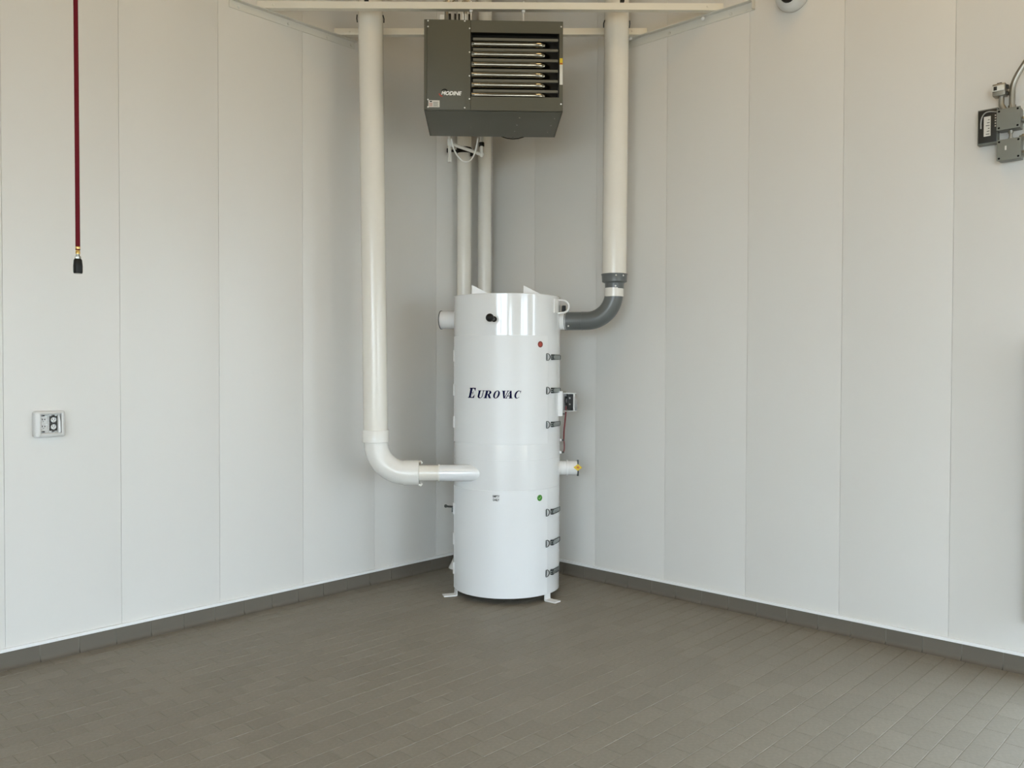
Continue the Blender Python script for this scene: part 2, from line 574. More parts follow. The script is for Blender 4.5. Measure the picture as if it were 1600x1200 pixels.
for z in LZ:
    lv = MB()
    lv.add(*(lambda v: (v, [(0, 1, 2, 3), (7, 6, 5, 4), (0, 4, 5, 1), (1, 5, 6, 2), (2, 6, 7, 3), (3, 7, 4, 0)]))(
        [tp(55, TR + 0.006, z - 0.017), tp(74, TR + 0.004, z - 0.016), tp(74, TR + 0.004, z + 0.016), tp(55, TR + 0.006, z + 0.017),
         tp(55, TR + 0.010, z - 0.017), tp(74, TR + 0.007, z - 0.016), tp(74, TR + 0.007, z + 0.016), tp(55, TR + 0.010, z + 0.017)]))
    lever = tank.part('latch', lv, M['latch'], 30)
    fl2 = MB()
    for s in (-1, 1):
        fl2.tube([tp(53 + k * 3.5, TR + 0.011 - 0.0005 * k, z + s * (0.017 - 0.0005 * k)) for k in range(7)], 0.0022, 6)
    fl2.tube([tp(74.5, TR + 0.008, z + s * 0.014) for s in (-1, 0, 1)], 0.0020, 6)
    tank.part('lever_rim', fl2, M['latchd'], parent=lever)
    bk = MB()
    bk.box((-0.010, -0.019, -0.019), (0.010, 0.0, 0.019), 0.004)
    fr = Matrix.Translation(tp(52.5, TR, z)) @ Matrix.Rotation(R(52.5), 4, 'Z')
    bk.bm.transform(fr)
    bp = MB()
    bp.box((-0.004, -0.0215, -0.010), (0.008, -0.018, 0.010), 0.001)
    bp.bm.transform(fr)
    k2 = MB()
    for s in (-1, 1):
        k2.tube([tp(47.5, TR + 0.012, z + s * 0.005), tp(50, TR + 0.014, z + s * 0.006), tp(56.5, TR + 0.018, z + s * 0.011)], 0.0032, 6)
    tank.part('buckle', bk, M['latchd'], parent=lever)
    tank.part('buckle_plate', bp, M['latch'], parent=lever)
    tank.part('link', k2, M['latch'], parent=lever)
    dr = MB()
    pts = [tp(42.8, TR + 0.008, z + 0.023 * s) for s in (-1, -0.5, 0, 0.5, 1)] + \
          [tp(42.8 + 5.2 * math.sin(PI * k / 8), TR + 0.008, z + 0.025 * math.cos(PI * k / 8)) for k in range(1, 8)]
    dr.tube(pts, 0.0028, 8, closed=True)
    tank.part('keeper_ring', dr, M['latchd'], parent=lever)
    kp = curved_panel(43.2, 44.6, z - 0.018, z + 0.018, TR, TR + 0.006, 2)
    tank.part('keeper_plate', kp, M['latch'], parent=lever)
# hinges
for z in (1.6825, 1.444, 1.219, 0.61, 0.3977, 0.190):
    hb = MB()
    p = tp(-76.0, TR + 0.006, z)
    hb.lathe(p - Vector((0, 0, 0.040)), (0, 0, 1), [(0, 0), (0, 0.0065), (0.038, 0.0065), (0.038, 0.004), (0.042, 0.004),
                                                    (0.042, 0.0065), (0.080, 0.0065), (0.080, 0)], 12)
    tank.part('hinge', hb, M['trim'])
# feet
for th in (47.5, -74.0, 167.0):
    ft = MB()
    wd = 0.030
    u = Vector((math.sin(R(th)), -math.cos(R(th)), 0)); v = Vector((math.cos(R(th)), math.sin(R(th)), 0))
    c = Vector((TC.x, TC.y, 0))
    prof = [(TR - 0.011, 0.10), (TR - 0.003, 0.10), (TR - 0.003, 0.013), (TR + 0.0, 0.009), (TR + 0.005, 0.0085),
            (TR + 0.085, 0.0085), (TR + 0.085, 0.0), (TR - 0.001, 0.0), (TR - 0.009, 0.003), (TR - 0.011, 0.009)]
    poly = [c + u * a - v * wd + Vector((0, 0, b)) for a, b in prof]
    ft.prism(poly, v * 2 * wd)
    tank.part('foot', ft, M['stub'], 30)
# knob
kd = Vector((math.sin(R(-14.9)), -math.cos(R(-14.9)), 0))
kb = MB().lathe(tp(-14.9, TR - 0.002, 1.925), kd, [(0, 0), (0, 0.019), (0.008, 0.019), (0.012, 0.011), (0.10, 0.008), (0.105, 0)], 20)
kn = tank.part('knob', kb, M['black'], label='black ball knob on a short stalk')
tank.part('ball', MB().sphere(tp(-14.9, TR + 0.115, 1.928), 0.0275, 20), M['black'], parent=kn)
# lifting lugs on the lid
for s in (-0.132, 0.227):
    lg = MB()
    lg.prism([(s, -1.22, 2.09), (s + 0.135, -1.22, 2.09), (s + 0.135, -1.22, 2.105), (s + 0.01, -1.22, 2.168), (s, -1.22, 2.168)], (0, 0.006, 0))
    lg.box((s - 0.003, -1.235, 2.09), (s + 0.003, -1.20, 2.170))
    tank.part('lifting_lug', lg, M['stub'], 30)
# D handle at the top right
hd = MB()
hc = tp(66, TR, 2.025)
hu = Vector((math.sin(R(80)), -math.cos(R(80)), 0)); hz = Vector((0, 0, 1))
pts = [hc + hz * 0.046] + [hc + hu * (0.035 + 0.043 * math.cos(a)) + hz * 0.043 * math.sin(a) for a in [R(d) for d in range(90, -91, -15)]] + [hc - hz * 0.046]
hd.tube(pts, 0.0075, 10)
hd.prism([tp(56, TR - 0.003, 2.075), tp(56, TR - 0.003, 1.98), tp(64, TR - 0.003, 1.98), tp(64, TR - 0.003, 2.075)], (0.012, -0.004, 0))
tank.part('handle', hd, M['stub'], 40)
hk = MB().box((0.505, -1.13, 1.998), (0.530, -1.07, 2.042), 0.004)
tank.part('bracket', hk, M['black'])
# stubs
su = Vector((math.sin(R(-105)), -math.cos(R(-105)), 0))
so = tp(-105, TR - 0.05, 1.945)
st = tank.part('outlet_stub', MB().lathe(so, su, [(0, 0.064), (0.160, 0.064), (0.160, 0.0)], 36), M['stub'])
tank.part('cap_rim', MB().lathe(so, su, [(0.158, 0.055), (0.158, 0.0685), (0.164, 0.0685), (0.164, 0.055)], 36, True), M['dgrey'], parent=st)
tank.part('cap_bolt', MB().lathe(so, su, [(0.16, 0), (0.16, 0.010), (0.176, 0.010), (0.180, 0.005), (0.185, 0.005), (0.185, 0)], 10), M['dgrey'], parent=st)
HE = Vector((0.533, -1.134, 1.931)); HU = Vector((-0.940, 0.341, 0))
tank.part('outlet_stub', MB().lathe(HE + HU * 0.2, -HU, [(0, 0.0655), (0.205, 0.0655), (0.205, 0.0)], 40), M['stub'])
rs = tank.part('drain_stub', MB().lathe((0.36, -1.1, 0.886), (1, 0, 0), [(0, 0.050), (0.255, 0.050), (0.255, 0.0)], 32), M['stub'])
tank.part('stub_ring', MB().lathe((0.36, -1.1, 0.886), (1, 0, 0), [(0.181, 0.05), (0.181, 0.057), (0.190, 0.057), (0.190, 0.05)], 32, True), M['trim'], parent=rs)
cw = MB()
cw.lathe((0.613, -1.1, 0.886), (1, 0, 0), [(0, 0), (0, 0.047), (0.006, 0.047), (0.006, 0)], 24)
cw.box((0.616, -1.104, 0.828), (0.630, -1.096, 0.944), 0.002)
cw.box((0.616, -1.158, 0.881), (0.630, -1.042, 0.889), 0.002)
cw.tube([(0.62, -1.1, 0.886), (0.648, -1.1, 0.886)], 0.006, 8)
tank.part('stub_cap', cw, M['latchd'], parent=rs)
dg = MB()
dg.prism([(0.585, -1.165, 0.897), (0.617, -1.165, 0.920), (0.647, -1.165, 0.895), (0.615, -1.165, 0.872)], (0, 0.003, 0))
yt = tank.part('tag', dg, M['yellow'], 0, label='yellow diamond tag')
tank.part('tag_mark', MB().prism([(0.604, -1.1655, 0.897), (0.617, -1.1655, 0.907), (0.630, -1.1655, 0.895), (0.617, -1.1655, 0.886)], (0, 0.0005, 0)), M['orange'], 0).parent = tank.e
# welded inlet
inl = MB().lathe((-0.352, -1.351, 0.882), (1, 0, 0), [(0, 0.0), (0, 0.0565), (0.40, 0.0565), (0.40, 0)], 40)
tank.part('inlet_stub', inl, M['tank'])
# drain valve on the left
dv = MB()
dv.tube([tp(-83, TR - 0.01, 0.612), tp(-86, TR + 0.052, 0.615)], 0.007, 8)
dv.sphere(tp(-86, TR + 0.055, 0.617), 0.0125, 10)
dv.box(tp(-84, TR, 0.575) - Vector((0.014, 0.01, 0)), tp(-84, TR, 0.575) + Vector((0.006, 0.01, 0.035)), 0.003)
tank.part('valve', dv, M['latchd'])


# stickers
def disc(th, z, r, rad, a0=0.0, a1=2 * PI, inner=0.0, n=20):
    mb = MB()
    ou = [(rad * math.cos(a0 + (a1 - a0) * i / n), rad * math.sin(a0 + (a1 - a0) * i / n)) for i in range(n + 1)]
    if inner:
        iv = [(p[0] * inner, p[1] * inner) for p in ou]
        vs = wrap(ou, th, z, r) + wrap(iv, th, z, r)
        mb.add(vs, [(i, i + 1, n + 2 + i, n + 1 + i) for i in range(n)])
    else:
        vs = wrap([(0, 0)] + ou, th, z, r)
        mb.add(vs, [(0, i, i + 1) for i in range(1, n + 1)])
    return mb


rsd = tank.part('sticker', disc(34.6, 1.759, TR + 0.0028, 0.0215), M['redd'], 0, label='round red sticker')
tank.part('sticker_mark', disc(34.6, 1.759, TR + 0.0031, 0.012), M['red'], 0, parent=rsd)
gsd = tank.part('sticker', disc(34.5, 0.7165, TR + 0.0028, 0.0215), M['grn'], 0, label='round green sticker')
ck = MB()
for a, b in (((-0.010, 0.001), (-0.003, -0.007)), ((-0.003, -0.007), (0.011, 0.009))):
    d = Vector((b[0] - a[0], b[1] - a[1], 0)).normalized(); nn = (-d.y * 0.0025, d.x * 0.0025)
    ck.add(wrap([(a[0] + nn[0], a[1] + nn[1]), (b[0] + nn[0], b[1] + nn[1]), (b[0] - nn[0], b[1] - nn[1]), (a[0] - nn[0], a[1] - nn[1])],
                34.5, 0.7165, TR + 0.0032), [(0, 1, 2, 3)])
tank.part('sticker_mark', ck, M['grnl'], 0, parent=gsd)


# serif lettering EUROVAC: every glyph a set of polygons in a unit box
def rect(x0, x1, y0, y1):
    return [[(x0, y0), (x1, y0), (x1, y1), (x0, y1)]]


def ringpoly(co, ro, ci, ri, a0, a1, n=20):
    out = []
    for i in range(n):
        p = []
        for a in (a0 + (a1 - a0) * i / n, a0 + (a1 - a0) * (i + 1) / n):
            p.append(((co[0] + ro[0] * math.cos(a), co[1] + ro[1] * math.sin(a)), (ci[0] + ri[0] * math.cos(a), ci[1] + ri[1] * math.sin(a))))
        out.append([p[0][0], p[1][0], p[1][1], p[0][1]])
    return out


GLY = {
    'E': rect(.10, .41, 0, 1) + rect(0, .84, .91, 1) + rect(0, .88, 0, .09) + rect(.36, .6, .47, .53) + [[(.62, .93), (.84, .66), (.84, .95)]] +
         rect(.57, .62, .34, .66) + [[(.64, .06), (.88, .05), (.88, .36)]],
    'U': rect(.10, .39, .3, 1) + rect(0, .50, .92, 1) + rect(.76, .87, .3, 1) + rect(.64, 1, .92, 1) +
         ringpoly((.485, .3), (.385, .32), (.575, .3), (.185, .22), PI, 2 * PI),
    'R': rect(.10, .40, 0, 1) + rect(0, .52, 0, .08) + rect(0, .52, .92, 1) + rect(.36, .52, .47, .53) +
         ringpoly((.5, .735), (.38, .265), (.5, .735), (.10, .18), -PI / 2, PI / 2) + [[(.42, .5), (.70, .5), (1.02, 0), (.74, 0)]] + rect(.76, 1.06, 0, .05),
    'O': ringpoly((.5, .5), (.49, .52), (.5, .5), (.21, .44), 0, 2 * PI, 32),
    'V': [[(.06, 1), (.38, 1), (.64, 0), (.46, 0)]] + [[(.79, 1), (.90, 1), (.62, 0), (.52, 0)]] + rect(0, .48, .92, 1) + rect(.66, 1.02, .92, 1),
    'A': [[(.09, 0), (.20, 0), (.57, 1), (.48, 1)]] + [[(.62, 0), (.94, 0), (.62, 1), (.44, 1)]] + rect(.26, .74, .27, .36) + rect(-.02, .32, 0, .08) + rect(.54, 1.04, 0, .08),
    'C': ringpoly((.5, .5), (.49, .52), (.59, .5), (.30, .43), R(48), R(318), 28) + [[(.80, .96), (.90, 1.0), (.90, .64), (.86, .64)]],
}
WORD = [('E', -45.6, -34.6, 0.0690), ('U', -34.2, -25.4, 0.0520), ('R', -26.0, -16.9, 0.0520), ('O', -16.6, -8.7, 0.0520),
        ('V', -8.7, 0.0, 0.0520), ('A', -3.9, 4.9, 0.0520), ('C', 4.9, 12.6, 0.0520)]
for ch, t0, t1, hgt in WORD:
    mb = MB()
    wdt = R(t1 - t0) * TR
    shear = 0.28 * hgt
    kx = (wdt - 0.55 * shear)
    for poly in GLY[ch]:
        pts = [(p[0] * kx + p[1] * shear, p[1] * hgt) for p in poly]
        mb.add(wrap(pts, t0, 1.3945, TR + 0.0030), [tuple(range(len(pts)))])
    tank.part('letter', mb, M['ink'], 0)


def text_mesh(body, size, shear=0.0, offset=0.0, extrude=0.0):
    cu = bpy.data.curves.new('lettering', 'FONT')
    cu.body = body; cu.size = size; cu.shear = shear; cu.offset = offset
    cu.align_x = 'CENTER'; cu.align_y = 'CENTER'
    cu.resolution_u = 3
    o = bpy.data.objects.new('lettering', cu)
    COL.objects.link(o)
    bpy.context.view_layer.update()
    me = bpy.data.meshes.new_from_object(o.evaluated_get(bpy.context.evaluated_depsgraph_get()))
    bpy.data.objects.remove(o)
    bpy.data.curves.remove(cu)
    mb = MB()
    mb.bm.from_mesh(me)
    bpy.data.meshes.remove(me)
    xs = [v.co.x for v in mb.bm.verts]; ys_ = [v.co.y for v in mb.bm.verts]
    return mb, (min(xs), max(xs), min(ys_), max(ys_))


def fit(mb, bb, w_, h_):
    for v in mb.bm.verts:
        v.co.x = (v.co.x - (bb[0] + bb[1]) / 2) / (bb[1] - bb[0]) * w_
        v.co.y = (v.co.y - (bb[2] + bb[3]) / 2) / (bb[3] - bb[2]) * h_
    return mb


for wd, zc in (('EMPTY', 0.7365), ('DAILY', 0.7125)):
    mb, bb = text_mesh(wd, 0.03, offset=0.0006)
    fit(mb, bb, 0.047 if wd == 'EMPTY' else 0.044, 0.0155)
    for v in mb.bm.verts:
        v.co = tp(-12.3 + math.degrees(v.co.x / TR), TR + 0.003, zc + v.co.y)
    tank.part('lettering', mb, M['inkb'], 0)

# pressure switch box on the right flank
swt = MB()
swt.box((0.462, -1.215, 1.262), (0.503, -1.205, 1.437), 0.002)
swt.box((0.497, -1.215, 1.262), (0.503, -1.10, 1.437), 0.002)
pl_ = tank.part('mounting_plate', swt, M['stub'], 30)
sb = MB()
sb.box((0.503, -1.20, 1.293), (0.600, -1.194, 1.300)); sb.box((0.503, -1.20, 1.418), (0.600, -1.10, 1.424))
sb.box((0.503, -1.20, 1.293), (0.600, -1.10, 1.299)); sb.box((0.503, -1.108, 1.293), (0.600, -1.10, 1.424))
sb.box((0.503, -1.20, 1.293), (0.508, -1.10, 1.424)); sb.box((0.578, -1.20, 1.293), (0.588, -1.10, 1.424))
tank.part('switch_box', sb, M['plastic'], 30)
gi = MB()
gi.box((0.540, -1.196, 1.306), (0.578, -1.115, 1.416), 0.003)
gi.box((0.524, -1.180, 1.335), (0.540, -1.150, 1.352), 0.002); gi.box((0.524, -1.180, 1.385), (0.540, -1.150, 1.400), 0.002)
gi.tube([(0.526, -1.19, 1.40), (0.521, -1.19, 1.37), (0.528, -1.19, 1.33)], 0.004, 8)
tank.part('gauge_body', gi, M['black'], 30)
for zc in (1.345, 1.388):
    tank.part('terminal', MB().sphere((0.553, -1.198, zc), 0.0065, 8), M['greyp'])
tank.part('dial', MB().lathe((0.586, -1.15, 1.359), (1, 0, 0), [(0, 0.064), (0.018, 0.064), (0.020, 0.058), (0.012, 0.052), (0.012, 0)], 28), M['greyp'])
for zc in (1.430, 1.276):
    tank.part('bolt', MB().tube([(0.503, -1.16, zc), (0.530, -1.16, zc)], 0.006, 8), M['latch'])
rw = MB()
rw.tube(bez((0.527, -1.19, 1.33), (0.530, -1.19, 1.25), (0.515, -1.16, 1.2), (0.517, -1.15, 1.092), 14), 0.0055, 8)
rw.tube(bez((0.517, -1.15, 1.092), (0.521, -1.15, 1.06), (0.524, -1.15, 1.03), (0.517, -1.15, 1.006), 8), 0.0045, 8)
tank.part('pressure_tubing', rw, M['redwire'])
for zc in (1.089, 1.003):
    pf = MB().tube([(0.478, -1.15, zc), (0.520, -1.15, zc)], 0.0065, 8)
    po = tank.part('port', pf, M['latchd'])
    tank.part('port_nut', MB().sphere((0.492, -1.15, zc), 0.0115, 12), M['stub'], parent=po)

# ================================================================= LEFT INLET PIPE
DL = -1.34
lp = Thing('suction_pipe', (-0.78, DL, 0.88), 'thick cream pipe left of the tank, bending at the bottom into its lower side', 'pipe')
lp.part('pipe', MB().lathe((-0.784, DL, 1.165), (-0.030, 0, 2.5), [(0, 0.070), (0, 0.0825), (CEIL - 1.169, 0.0825)], 48), M['pvc'], 40)
lp.part('coupling', MB().lathe((-0.784, DL, 1.092), (0, 0, 1), [(0, 0.070), (0, 0.0885), (0.002, 0.0905), (0.080, 0.0905), (0.083, 0.088), (0.083, 0.07)], 48), M['pvcw'], 40)
el = MB()
RB = 0.205
pts = [(-0.782, DL, 1.097)] + [tuple(p) for p in arc((-0.782 + RB, DL, 0.882 + RB), (-1, 0, 0), (0, 0, -1), RB, 0, PI / 2, 16)] + [(-0.570, DL, 0.882)]
el.tube(pts, 0.0805, 40)
lp.part('elbow', el, M['pvcw'], 40)
lp.part('reducer', MB().lathe((-0.592, DL, 0.882), (1, 0, 0), [(0, 0.080), (0, 0.0855), (0.095, 0.0855), (0.103, 0.084), (0.104, 0.058)], 48), M['pvcw'], 40)
for s in (-1, 1):
    cl = MB().tube([(-0.490, DL - 0.02, 0.882 + s * 0.078), (-0.475, DL - 0.03, 0.882 + s * 0.083), (-0.466, DL - 0.03, 0.882 + s * 0.074), (-0.472, DL - 0.03, 0.882 + s * 0.066)], 0.006, 8)
    lp.part('clamp_ear', cl, M['pvcw'], 40)
lp.part('short_pipe', MB().lathe((-0.497, DL - 0.006, 0.882), (1, 0, 0), [(0, 0.053), (0.150, 0.053)], 40), M['pvc'], 40)
lp.part('joint_ring', MB().lathe((-0.358, DL - 0.011, 0.882), (1, 0, 0), [(0, 0.05), (0, 0.0605), (0.010, 0.0605), (0.010, 0.05)], 40), M['pvcw'], 40)

# ================================================================= RIGHT OUTLET PIPE
DR = -1.25
rp = Thing('outlet_pipe', (0.854, DR, 1.93), 'thick cream pipe right of the tank, ending in a dark grey bend', 'pipe')
rp.part('pipe', MB().lathe((0.8545, DR, 2.236), (0.0055, 0, 1.3), [(0, 0.07), (0, 0.0848), (CEIL - 2.238, 0.0848)], 48), M['pvc'], 40)
rd = MB().lathe((0.856, DR, 2.12), (0, 0, 1), [(0.03, 0.06), (0.03, 0.066), (0.068, 0.066), (0.078, 0.086), (0.120, 0.088), (0.128, 0.092), (0.132, 0.092), (0.132, 0.08)], 48)
rp.part('reducer', rd, M['dgrey'], 40, label='dark grey stepped rubber reducer')
rp.part('collar', MB().lathe((0.854, DR, 2.095), (0, 0, 1), [(0, 0.058), (0, 0.0665), (0.060, 0.0665), (0.062, 0.058)], 40), M['pvcw'], 40)
RB = 0.190
hs = MB()
hc0 = Vector((0.853, DR, 1.931 + RB)) + HU * RB
pts = [Vector((0.853, DR, 2.125))] + arc(hc0, -HU, (0, 0, -1), RB, 0, PI / 2, 18) + [HE + HU * -0.012, HE + HU * 0.004]
hs.tube(pts, [0.061] + [0.064] * (len(pts) - 2) + [0.0665], 40)
eb = rp.part('bend', hs, M['dgrey'], 45, label='dark grey glossy pipe bend')
rp.part('bend_seam', MB().lathe(HE - HU * 0.115, -HU, [(0, 0.06), (0, 0.0655), (0.004, 0.0655), (0.004, 0.06)], 40), M['dgrey'], parent=eb)
for p in ((0.905, DR - 0.075, 2.235), (0.853, DR - 0.088, 2.236), (0.853, DR - 0.066, 2.165), (0.541, -1.20, 1.893)):
    rp.part('screw', MB().sphere(p, 0.0065, 8), M['trim'])
cb = MB()
cb.tube([(0.547, -1.14, 1.995), (0.547, -1.14, 2.030)], 0.0045, 8)
rp.part('clamp_bolt', cb, M['latch'])
rp.part('bolt_head', MB().sphere((0.547, -1.14, 2.032), 0.008, 8), M['trim'])

# saddles holding the pipes on the front bar
for t, s in ((lp, -0.8175), (rp, 0.861)):
    zz = 3.945 + 0.017 * (s + 1.5)
    d = DL if t is lp else DR
    cmb = MB()
    cmb.box((s - 0.018, -1.525, zz + 0.030), (s + 0.010, -1.50, zz + 0.068), 0.004)
    cmb.tube([(s - 0.030, -1.512, zz + 0.055), (s + 0.040, -1.512, zz + 0.058)], 0.007, 8)
    cmb.sphere((s + 0.036, -1.515, zz + 0.058), 0.012, 8)
    t.part('pipe_clamp', cmb, M['black'])
    for k in (-1, 1):
        cc = MB().tube([(s + k * 0.089, d, zz - 0.035), (s + k * 0.091, d - 0.01, zz - 0.012), (s + k * 0.086, d - 0.03, zz + 0.004)], 0.004, 8)
        t.part('strap', cc, M['latchd'])

# ================================================================= TWO RISERS IN THE CORNER
r1 = Thing('riser_pipe', (-0.208, -0.34, 0), 'slim cream riser pipe behind the tank with a white flared foot, left of two', 'pipe')
r1.part('pipe', MB().lathe((-0.208, -0.34, 0.0), (0, 0, 1), [(0, 0.05), (0, 0.0565), (CEIL - 0.002, 0.0565)], 32), M['pvc'], 40)
bt = MB().lathe((-0.208, -0.34, 0.0), (0, 0, 1), [(0.001, 0.0575), (0.001, 0.126), (0.008, 0.126), (0.04, 0.105), (0.125, 0.062), (0.13, 0.0575)], 40)
for v in bt.bm.verts:
    # keep the foot clear of the wall (plane d = s in this frame)
    k = (v.co.y - v.co.x) / math.sqrt(2) + 0.036
    if k > 0:
        v.co.x += k / math.sqrt(2); v.co.y -= k / math.sqrt(2)
r1.part('flared_foot', bt, M['pvcw'], 40)
ring = MB().lathe((-0.208, -0.34, 3.300), (0, 0, 1), [(0, 0.055), (0, 0.061), (0.045, 0.061), (0.045, 0.055)], 32, True)
ring.tube([(-0.33, -0.36, 3.318), (-0.262, -0.36, 3.318)], 0.010, 8)
ring.box((-0.345, -0.375, 3.305), (-0.325, -0.345, 3.335), 0.003)
ring.box((-0.160, -0.400, 3.270), (-0.135, -0.375, 3.310), 0.003)
r1.part('pipe_clamp', ring, M['black'], 40)
r2p = Thing('riser_pipe', (-0.044, -0.20, 0), 'slim cream riser pipe behind the tank against the room corner, right of two', 'pipe')
r2p.part('pipe', MB().lathe((-0.044, -0.20, 0.0), (0, 0, 1), [(0, 0.05), (0, 0.0565), (CEIL - 0.002, 0.0565)], 32), M['pvc'], 40)
r2p.part('floor_collar', MB().lathe((-0.044, -0.20, 0.0), (0, 0, 1), [(0.001, 0.057), (0.001, 0.075), (0.05, 0.064), (0.052, 0.057)], 32), M['pvcw'], 40)

# ================================================================= SUPPORT FRAME
al = Thing('support_angle', (-1.9, 0, 3.9), 'cream steel angle bolted high on the left wall under the bars', 'support', corner=False)
mb = MB()
mb.box((-2.356, -0.006, 3.874), (-1.385, -0.0005, 3.926), 0.001)
mb.box((-2.356, -0.042, 3.920), (-1.385, -0.0005, 3.926), 0.001)
al.part('angle', mb, M['strut'], 30)
for x in (-2.29, -1.93, -1.62, -1.42):
    al.part('bolt', MB().lathe((x, -0.006, 3.893), (0, -1, 0), [(0, 0.010), (0.007, 0.010), (0.009, 0.006), (0.012, 0.006), (0.012, 0)], 8), M['strut'])
ar = Thing('support_angle', (0, -1.9, 3.94), 'cream steel angle bolted high on the right wall under the bars', 'support', corner=False)
mb = MB()
mb.box((-0.006, -2.381, 3.905), (-0.0005, -1.36, 3.963), 0.001)
mb.box((-0.042, -2.381, 3.957), (-0.0005, -1.36, 3.963), 0.001)
mb.box((-0.042, -2.388, 3.905), (-0.0005, -2.381, 3.985), 0.001)
ar.part('angle', mb, M['strut'], 30)
for yy, zz in ((-2.33, 3.915), (-2.22, 3.925), (-1.75, 3.925), (-1.40, 3.92)):
    ar.part('bolt', MB().lathe((-0.006, yy, zz), (-1, 0, 0), [(0, 0.009), (0.006, 0.009), (0.009, 0.005), (0.011, 0)], 8), M['strut'])
for yy, zz in ((-2.035, 3.925), (-1.45, 3.945)):
    ar.part('bolt', MB().lathe((-0.043, yy, zz + 0.012), (-1, 0, -1), [(0, 0.012), (0.012, 0.012), (0.018, 0.006), (0.02, 0)], 8), M['trim'])


def bar(d, half, z_l, z_r, label):
    t = Thing('support_bar', (0, d, z_l), label, 'support')
    mb = MB()
    w_ = 0.022; hh = 0.045
    # C-shaped strut, open upwards, ends cut along the walls
    prof = [(-w_, 0), (w_, 0), (w_, hh), (w_ - 0.012, hh), (w_ - 0.012, hh - 0.003), (w_ - 0.004, hh - 0.003), (w_ - 0.004, 0.004),
            (-w_ + 0.004, 0.004), (-w_ + 0.004, hh - 0.003), (-w_ + 0.012, hh - 0.003), (-w_ + 0.012, hh), (-w_, hh)]
    n = len(prof)
    vs = []
    for s, zb in ((-1, z_l), (1, z_r)):
        for a, b in prof:
            yy = d + a
            vs.append((s * (half - a - 0.006), yy, zb + b))
    mb.add(vs, [tuple(range(n)), tuple(reversed(range(n, 2 * n)))] + [(i, (i + 1) % n, n + (i + 1) % n, n + i) for i in range(n)])
    t.part('strut', mb, M['ivory'], 30)
    for s in (-1, 1):
        zb = (z_l if s < 0 else z_r)
        t.part('bolt', MB().lathe((s * (half - 0.09), d - w_, zb + 0.023), (0, -1, 0), [(0, 0.008), (0.004, 0.008), (0.006, 0.004), (0.006, 0)], 8), M['ivory'])
    return t


bar(-1.510, 1.510, 3.927, 3.9655, 'long ivory bar across the corner in front of both thick pipes')
bar(-1.085, 1.085, 3.927, 3.9655, 'shorter ivory bar across the corner behind both thick pipes')

# ================================================================= UNIT HEATER
F0, B0 = -1.66, -1.05
S0, S1 = -0.436, 0.452
Z0, Z1 = 3.247, 3.820
ht = Thing('unit_heater', (0.0, -1.35, Z0), 'olive green gas unit heater with louvers hanging above the tank', 'heater')
cb = MB()
cb.box((S0, F0, Z1 - 0.004), (S1, B0, Z1)); cb.box((S0, F0, Z0), (S1, B0, Z0 + 0.004))
cb.box((S0, F0, Z0), (S0 + 0.004, B0, Z1)); cb.box((S1 - 0.004, F0, Z0), (S1, B0, Z1))
cb.box((S0, B0 - 0.004, Z0), (S1, B0, Z1))
cb.box((S0, F0, Z0), (S0 + 0.016, F0 + 0.012, Z1)); cb.box((0.429, F0, Z0), (S1, F0 + 0.012, Z1))
cb.box((-0.1385, F0 + 0.001, 3.744), (0.429, F0 + 0.010, Z1)); cb.box((-0.1385, F0 + 0.001, Z0), (0.429, F0 + 0.010, 3.336))
ht.part('cabinet', cb, M['green'], 0)
ht.part('access_panel', MB().box((S0 + 0.018, F0 - 0.003, Z0 + 0.003), (-0.1405, F0 + 0.006, Z1 - 0.002), 0.002), M['green'], 30)
ht.part('bottom_panel', MB().box((S0 + 0.012, F0 + 0.015, Z0 - 0.004), (S1 - 0.012, B0 - 0.012, Z0), 0.001), M['green'], 30)
ht.part('cavity_shade_box', MB().box((-0.136, F0 + 0.09, Z0 + 0.02), (0.427, B0 - 0.02, Z1 - 0.01)), M['dark'], 0)  # black box added behind the tubes so the interior looks deep in shade
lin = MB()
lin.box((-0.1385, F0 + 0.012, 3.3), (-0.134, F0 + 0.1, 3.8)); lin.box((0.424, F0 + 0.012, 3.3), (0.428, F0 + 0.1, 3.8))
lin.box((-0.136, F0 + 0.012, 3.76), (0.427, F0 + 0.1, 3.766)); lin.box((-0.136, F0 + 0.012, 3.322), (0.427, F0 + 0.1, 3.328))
ht.part('cavity_shade_lining', lin, M['dark'], 0)  # black sheets carry the same painted shade round the opening
for k in range(6):
    zc = 3.702 - 0.0655 * k
    mb = MB().box((-0.124, F0 + 0.0, zc - 0.009), (0.421, F0 + 0.010, zc - 0.007), 0.0)
    mb.box((-0.124, F0 - 0.001, zc - 0.009), (0.421, F0 + 0.002, zc + 0.0065), 0.0)
    ht.part('louver', mb, M['greend'], 0)
    zt = 3.689 - 0.0655 * k
    tb = MB()
    pts = [(-0.136, F0 + 0.055, zt), (0.0, F0 + 0.055, zt), (0.26, F0 + 0.055, zt)] + \
          [tuple(p) for p in arc((0.28, F0 + 0.155, zt), (0, -1, 0), (1, 0, 0), 0.10, 0, PI / 2, 8)] + [(0.38, F0 + 0.30, zt)]
    tb.tube(pts, 0.0215, 20)
    ht.part('exchanger_tube', tb, M['tube'], 60)
    ht.part('louver_pin', MB().box((-0.136, F0 + 0.012, zc - 0.024), (-0.116, F0 + 0.02, zc - 0.018), 0.002), M['greend'], 30)
for s, z in ((-0.411, 3.810), (-0.411, 3.773), (-0.1465, 3.766), (-0.1465, 3.615), (-0.1465, 3.465), (-0.1465, 3.319), (-0.411, 3.311),
             (-0.411, 3.264), (-0.177, 3.262), (-0.1775, 3.812)):
    ht.part('screw', MB().sphere((s, F0 - 0.004, z), 0.0055, 8, (1, 0.5, 1)), M['trim'])
